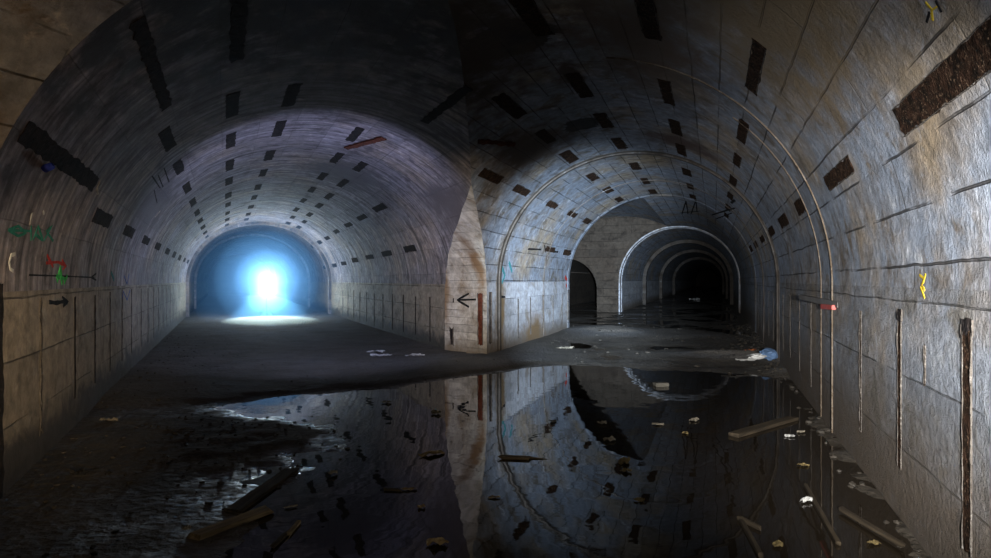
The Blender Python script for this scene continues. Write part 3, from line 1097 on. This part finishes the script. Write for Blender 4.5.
def plank(p, q, w, t, name, mat, label, seed=1, dz=.02):
    d = q - p
    L = d.length
    bm = bmesh.new()
    n = 14
    rows = []
    for i in range(n + 1):
        x = -L / 2 + L * i / n
        jw = w * (1 + .10 * noise.noise(Vector((x * 3, seed, 0))))
        jz = .006 * noise.noise(Vector((x * 2, seed, 4)))
        dx = [0, 0, 0, 0]
        if i in (0, n): dx = [random.uniform(-.04, .04) for _ in range(4)]
        rows.append([bm.verts.new((x + dx[k], sy * jw / 2, sz * t / 2 + jz)) for k, (sy, sz) in enumerate(((-1, -1), (1, -1), (1, 1), (-1, 1)))])
    for a, b in zip(rows, rows[1:]):
        for i in range(4): bm.faces.new((a[i], a[(i + 1) % 4], b[(i + 1) % 4], b[i]))
    bm.faces.new(rows[0][::-1]); bm.faces.new(rows[-1])
    bmesh.ops.recalc_face_normals(bm, faces=bm.faces)
    lng = [e for e in bm.edges if abs((e.verts[0].co - e.verts[1].co).normalized().x) > .9]
    bmesh.ops.bevel(bm, geom=lng, offset=t * .15, segments=2, affect='EDGES')
    o = link(name, mesh_of(bm, 'plank'), mat)
    o.location = (p + q) / 2 + Vector((0, 0, dz))
    o.rotation_euler = (0, math.atan2(-(q.z - p.z), math.hypot(d.x, d.y)), math.atan2(d.y, d.x))
    return tag(o, label, 'plank' if w > .05 else 'stick')


fl = on_floor
plank(fl(196, 539), fl(270, 512), .11, .035, 'plank', 'wet_wood', 'pale sodden plank lying in the shallows at the front left', 1, .02)
plank(fl(234, 512), fl(292, 471), .13, .03, 'plank', 'dark_wood', 'dark half-sunk plank just behind the pale one at the front left', 2, .012)
plank(fl(733, 437), fl(792, 420), .13, .04, 'plank', 'dark_wood', 'short brown plank floating near the right wall', 3, .02)
plank(fl(741, 521), fl(760, 556), .03, .03, 'stick', 'dark_wood', 'black bent stick poking from the water at the front', 4, .01)
plank(fl(760, 530), fl(741, 521), .03, .03, 'stick', 'dark_wood', 'short black stick crossing the bent one in the water', 5, .015)
plank(fl(500, 458), fl(532, 459.5), .07, .03, 'stick', 'wet_wood', 'pale floating wood splinter in the reflection of the arch', 6, .01)
plank(fl(383, 490), fl(400, 491), .03, .02, 'stick', 'dark_wood', 'thin dark twig floating beside a tan scrap', 7, .008)
plank(fl(288, 536), fl(300, 522), .03, .025, 'stick', 'wet_wood', 'small broken stick right of the pale plank at the front', 8, .01)
plank(fl(273, 548), fl(287, 534), .03, .025, 'stick', 'dark_wood', 'thin stick at the bottom edge right of the pale plank', 9, .01)
plank(fl(840, 512), fl(905, 552), .035, .03, 'stick', 'dark_wood', 'dark root-like stick along the mud bank under the right wall', 10, .03)
plank(fl(806, 488), fl(838, 545), .03, .03, 'stick', 'dark_wood', 'long thin black stick in the water by the right bank', 11, .012)

S_ = [  # name, mat, px, py, rx, ry, crumple, rot, label, cat
    ('cardboard_scrap', 'card', 433, 455, .14, .055, .5, .5, 'large tan cardboard scrap floating before the pillar reflection', 'scrap'),
    ('cardboard_scrap', 'card', 436, 545, .075, .05, .6, .1, 'crumpled tan scrap at the front edge of the water', 'scrap'),
    ('cardboard_scrap', 'card', 421, 508, .03, .028, .6, .3, 'tiny tan scrap behind the crumpled one at the front', 'scrap'),
    ('cardboard_scrap', 'card', 409, 490, .065, .03, .4, .2, 'tan scrap floating beside the thin dark twig', 'scrap'),
    ('cardboard_scrap', 'card', 494, 498, .05, .03, .3, 0, 'dim brown scrap in the dark water below the pillar', 'scrap'),
    ('paper_scrap', 'paper', 436, 414, .06, .05, .7, .4, 'small pale scrap in the water left of the pillar reflection', 'scrap'),
    ('paper_scrap', 'paper', 553, 422, .05, .045, .4, .7, 'white fleck floating in the arch reflection', 'scrap'),
    ('paper_scrap', 'paper', 602, 424, .06, .05, .5, .2, 'pale floating scrap at the edge of the dark arch reflection', 'scrap'),
    ('paper_scrap', 'paper', 609, 441, .07, .05, .6, .1, 'white crumpled scrap at the foot of the dark arch reflection', 'scrap'),
    ('paper_scrap', 'paper', 658, 425, .07, .05, .3, .5, 'thin pale scrap mid-water right of the dark arch reflection', 'scrap'),
    ('paper_scrap', 'paper', 694, 421, .09, .05, .5, .9, 'pale scrap on the water under the far tunnel reflection', 'scrap'),
    ('paper_scrap', 'white_plastic', 806, 502, .055, .038, .8, .4, 'bright white crumpled scrap in the water by the right bank', 'scrap'),
    ('paper_scrap', 'white_plastic', 790, 437, .05, .04, .5, 0, 'small white scrap beyond the brown plank near the right wall', 'scrap'),
    ('paper_scrap', 'paper', 801, 433, .05, .04, .5, .6, 'pale fleck between the white scrap and the right bank', 'scrap'),
    ('leaf_scrap', 'leaf', 804, 466, .06, .035, .5, .2, 'yellow dead leaf floating below the brown plank', 'leaf'),
    ('leaf_scrap', 'leaf', 624, 463, .09, .05, .6, 1.1, 'brown leaf cluster floating in the arch reflection', 'leaf'),
    ('leaf_scrap', 'leaf', 626, 472, .05, .045, .6, .3, 'small leaf just in front of the brown leaf cluster', 'leaf'),
    ('leaf_scrap', 'leaf', 639, 501, .04, .03, .5, .3, 'tiny leaf alone in the dark middle of the water', 'leaf'),
    ('leaf_scrap', 'leaf', 873, 544, .045, .03, .5, .3, 'yellow leaf on the mud at the foot of the right wall', 'leaf'),
    ('leaf_scrap', 'leaf', 778, 546, .05, .03, .4, .9, 'dull leaf at the front edge right of the sticks', 'leaf'),
    ('leaf_scrap', 'leaf', 685, 434, .05, .035, .4, .9, 'dull small leaf below the far tunnel reflection', 'leaf'),
    ('paper_scrap', 'paper', 187, 532, .035, .03, .8, .9, 'small white lump left of the pale plank', 'scrap'),
    ('paper_scrap', 'paper', 333, 475, .045, .04, .8, .4, 'small tan scrap right of the half-sunk plank', 'scrap'),
    ('paper_scrap', 'paper', 290, 508, .05, .02, .5, .3, 'pale splinter scrap at the tip of the pale plank', 'scrap'),
    ('paper_scrap', 'stone', 77, 474, .05, .03, .8, .4, 'greyish scrap on the dark mud under the graffiti wall', 'scrap'),
    ('paper_scrap', 'stone', 92, 471, .015, .06, .8, -.5, 'thin pale strip beside the greyish scrap under the graffiti wall', 'scrap'),
    ('scrap_lump', 'stone', 109, 475, .03, .03, .8, -.5, 'small lump right of the pale strip under the graffiti wall', 'scrap'),
    ('paper_scrap', 'paper', 109, 421, .10, .06, .5, .2, 'pale scrap at the mud edge near the graffiti wall', 'scrap'),
    ('paper_scrap', 'paper', 386, 403, .07, .05, .5, .2, 'small pale scrap at the mud edge before the lamp tunnel', 'scrap'),
    ('paper_scrap', 'white_plastic', 376, 353, .20, .12, .4, .2, 'white litter scrap on the mud left of the pillar foot', 'scrap'),
    ('paper_scrap', 'white_plastic', 382, 356.5, .22, .10, .4, .2, 'second white litter scrap just in front on the mud left of the pillar', 'scrap'),
    ('paper_scrap', 'white_plastic', 415, 356, .20, .10, .4, .2, 'white litter scrap on the mud nearest the pillar foot', 'scrap'),
    ('paper_scrap', 'paper', 565, 349, .25, .12, .4, .2, 'pale scrap on the wet floor before the arch leg', 'scrap'),
    ('paper_scrap', 'paper', 706, 352, .10, .07, .5, .2, 'small white scrap on the sandy mound', 'scrap'),
    ('paper_scrap', 'white_plastic', 695, 300, .5, .3, .5, .2, 'white litter far down the right tunnel', 'scrap'),
]
for i, (nm, mt, px, py, rx, ry, cr, rz, lab, cat) in enumerate(S_):
    drop(nm, scrap(rx, ry, i * 3.7 + 1, cr), mt, px, py, lab, cat, rz, 0.0)
# box on the bank
bmx = bmesh.new()
bmesh.ops.create_cube(bmx, size=1)
bmesh.ops.subdivide_edges(bmx, edges=bmx.edges[:], cuts=2, use_grid_fill=True)
for v in bmx.verts:
    v.co = Vector((v.co.x * .22, v.co.y * .14, (v.co.z + .5) * .055)) + Vector((noise.noise(v.co * 3), noise.noise(v.co * 3 + Vector((5, 0, 0))), 0)) * .02
bmesh.ops.bevel(bmx, geom=[e for e in bmx.edges if e.calc_face_angle(0) > .8], offset=.008, segments=2, affect='EDGES')
drop('carton', mesh_of(bmx, 'c'), 'damp_board', 661, 386, 'pale sodden carton at the edge of the pool', 'carton', .1)
# litter heap on the sandy mound
drop('plastic_bag', rnd_lump(.21, .14, .11, 3, 3, .6), 'blue_plastic', 768, 356.5, 'crumpled blue plastic bag on the sandy mound by the right wall', 'bag', .3, .05)
drop('plastic_bag', rnd_lump(.2, .10, .05, 8, 3, .6), 'white_plastic', 757, 358, 'crumpled white plastic bag left of the blue one', 'bag', .2, .03)
drop('wrapper', scrap(.16, .10, 41, .6), 'orange_plastic', 751, 353, 'orange wrapper behind the white plastic bag', 'wrapper', .4, .02)
drop('wrapper', scrap(.26, .08, 43, .6), 'white_plastic', 748, 361, 'flattened white wrapper at the front of the litter heap', 'wrapper', .3, .01)
drop('wrapper', scrap(.30, .12, 44, .5), 'grey_iron', 737, 359, 'dark flattened wrapper at the left end of the litter heap', 'wrapper', .1, .01)
# rubble crumbs: nobody could count them
crumbs = bmesh.new()
R = random.Random(5)
def crumb(x, y, r):
    z = ground(x, y)
    if z < -.012: return
    m = Matrix.Translation((x, y, z + r * .25)) @ Matrix.Rotation(R.uniform(0, 6), 4, 'Z') @ Matrix.Diagonal((r * R.uniform(.8, 1.6), r * R.uniform(.7, 1.1), r * R.uniform(.4, .8), 1))
    g = bmesh.ops.create_icosphere(crumbs, subdivisions=1, radius=1, matrix=m)
    for v in g['verts']: v.co += Vector((R.uniform(-1, 1), R.uniform(-1, 1), R.uniform(-1, 1))) * r * .18
for i in range(380):
    a = R.uniform(2.5, 26) ** 1.0
    u = TR.ur - abs(R.gauss(0, .38)) - .03
    p = TR.W(u, a, 0); crumb(p.x, p.y, R.uniform(.008, .035) * (1 + a * .02))
for i in range(160):
    a = R.uniform(4, 22)
    u = TL.ul + abs(R.gauss(0, .7)) + .03
    p = TL.W(u, a, 0); crumb(p.x, p.y, R.uniform(.006, .025))
for i in range(200):
    crumb(R.uniform(-7, 2), R.uniform(6, 22), R.uniform(.006, .018))
for i in range(250):
    crumb(R.gauss(-2.4, .9), R.gauss(6.8, 1.0), R.uniform(.006, .022))
for i in range(70):
    crumb(R.uniform(1, 6.5), R.uniform(12.5, 24), R.uniform(.01, .05))
tag(link('rubble', mesh_of(crumbs, 'rubble'), 'stone'), 'wet crumbs of stone strewn over the mud along the walls', 'rubble', kind='stuff')

# ------------------------------------------------------------------ world, camera, view
w = bpy.data.worlds.new('dark'); SC.world = w
w.use_nodes = True
w.node_tree.nodes['Background'].inputs[0].default_value = (0, 0, 0, 1)
w.node_tree.nodes['Background'].inputs[1].default_value = 0
cam = bpy.data.cameras.new('camera')
cam.sensor_fit = 'HORIZONTAL'
cam.sensor_width = 36
cam.lens = F_PX / 991 * 36
cam.shift_y = (CY - 279) / 991
cam.clip_start, cam.clip_end = .05, 300
co = bpy.data.objects.new('camera', cam); COL.objects.link(co)
co.location = (0, 0, H)
co.rotation_euler = (pi / 2, 0, 0)
SC.camera = co
SC.view_settings.view_transform = 'Standard'
SC.view_settings.look = 'None'
SC.view_settings.exposure = 0
SC.view_settings.gamma = 1
SC.view_settings.use_curve_mapping = False
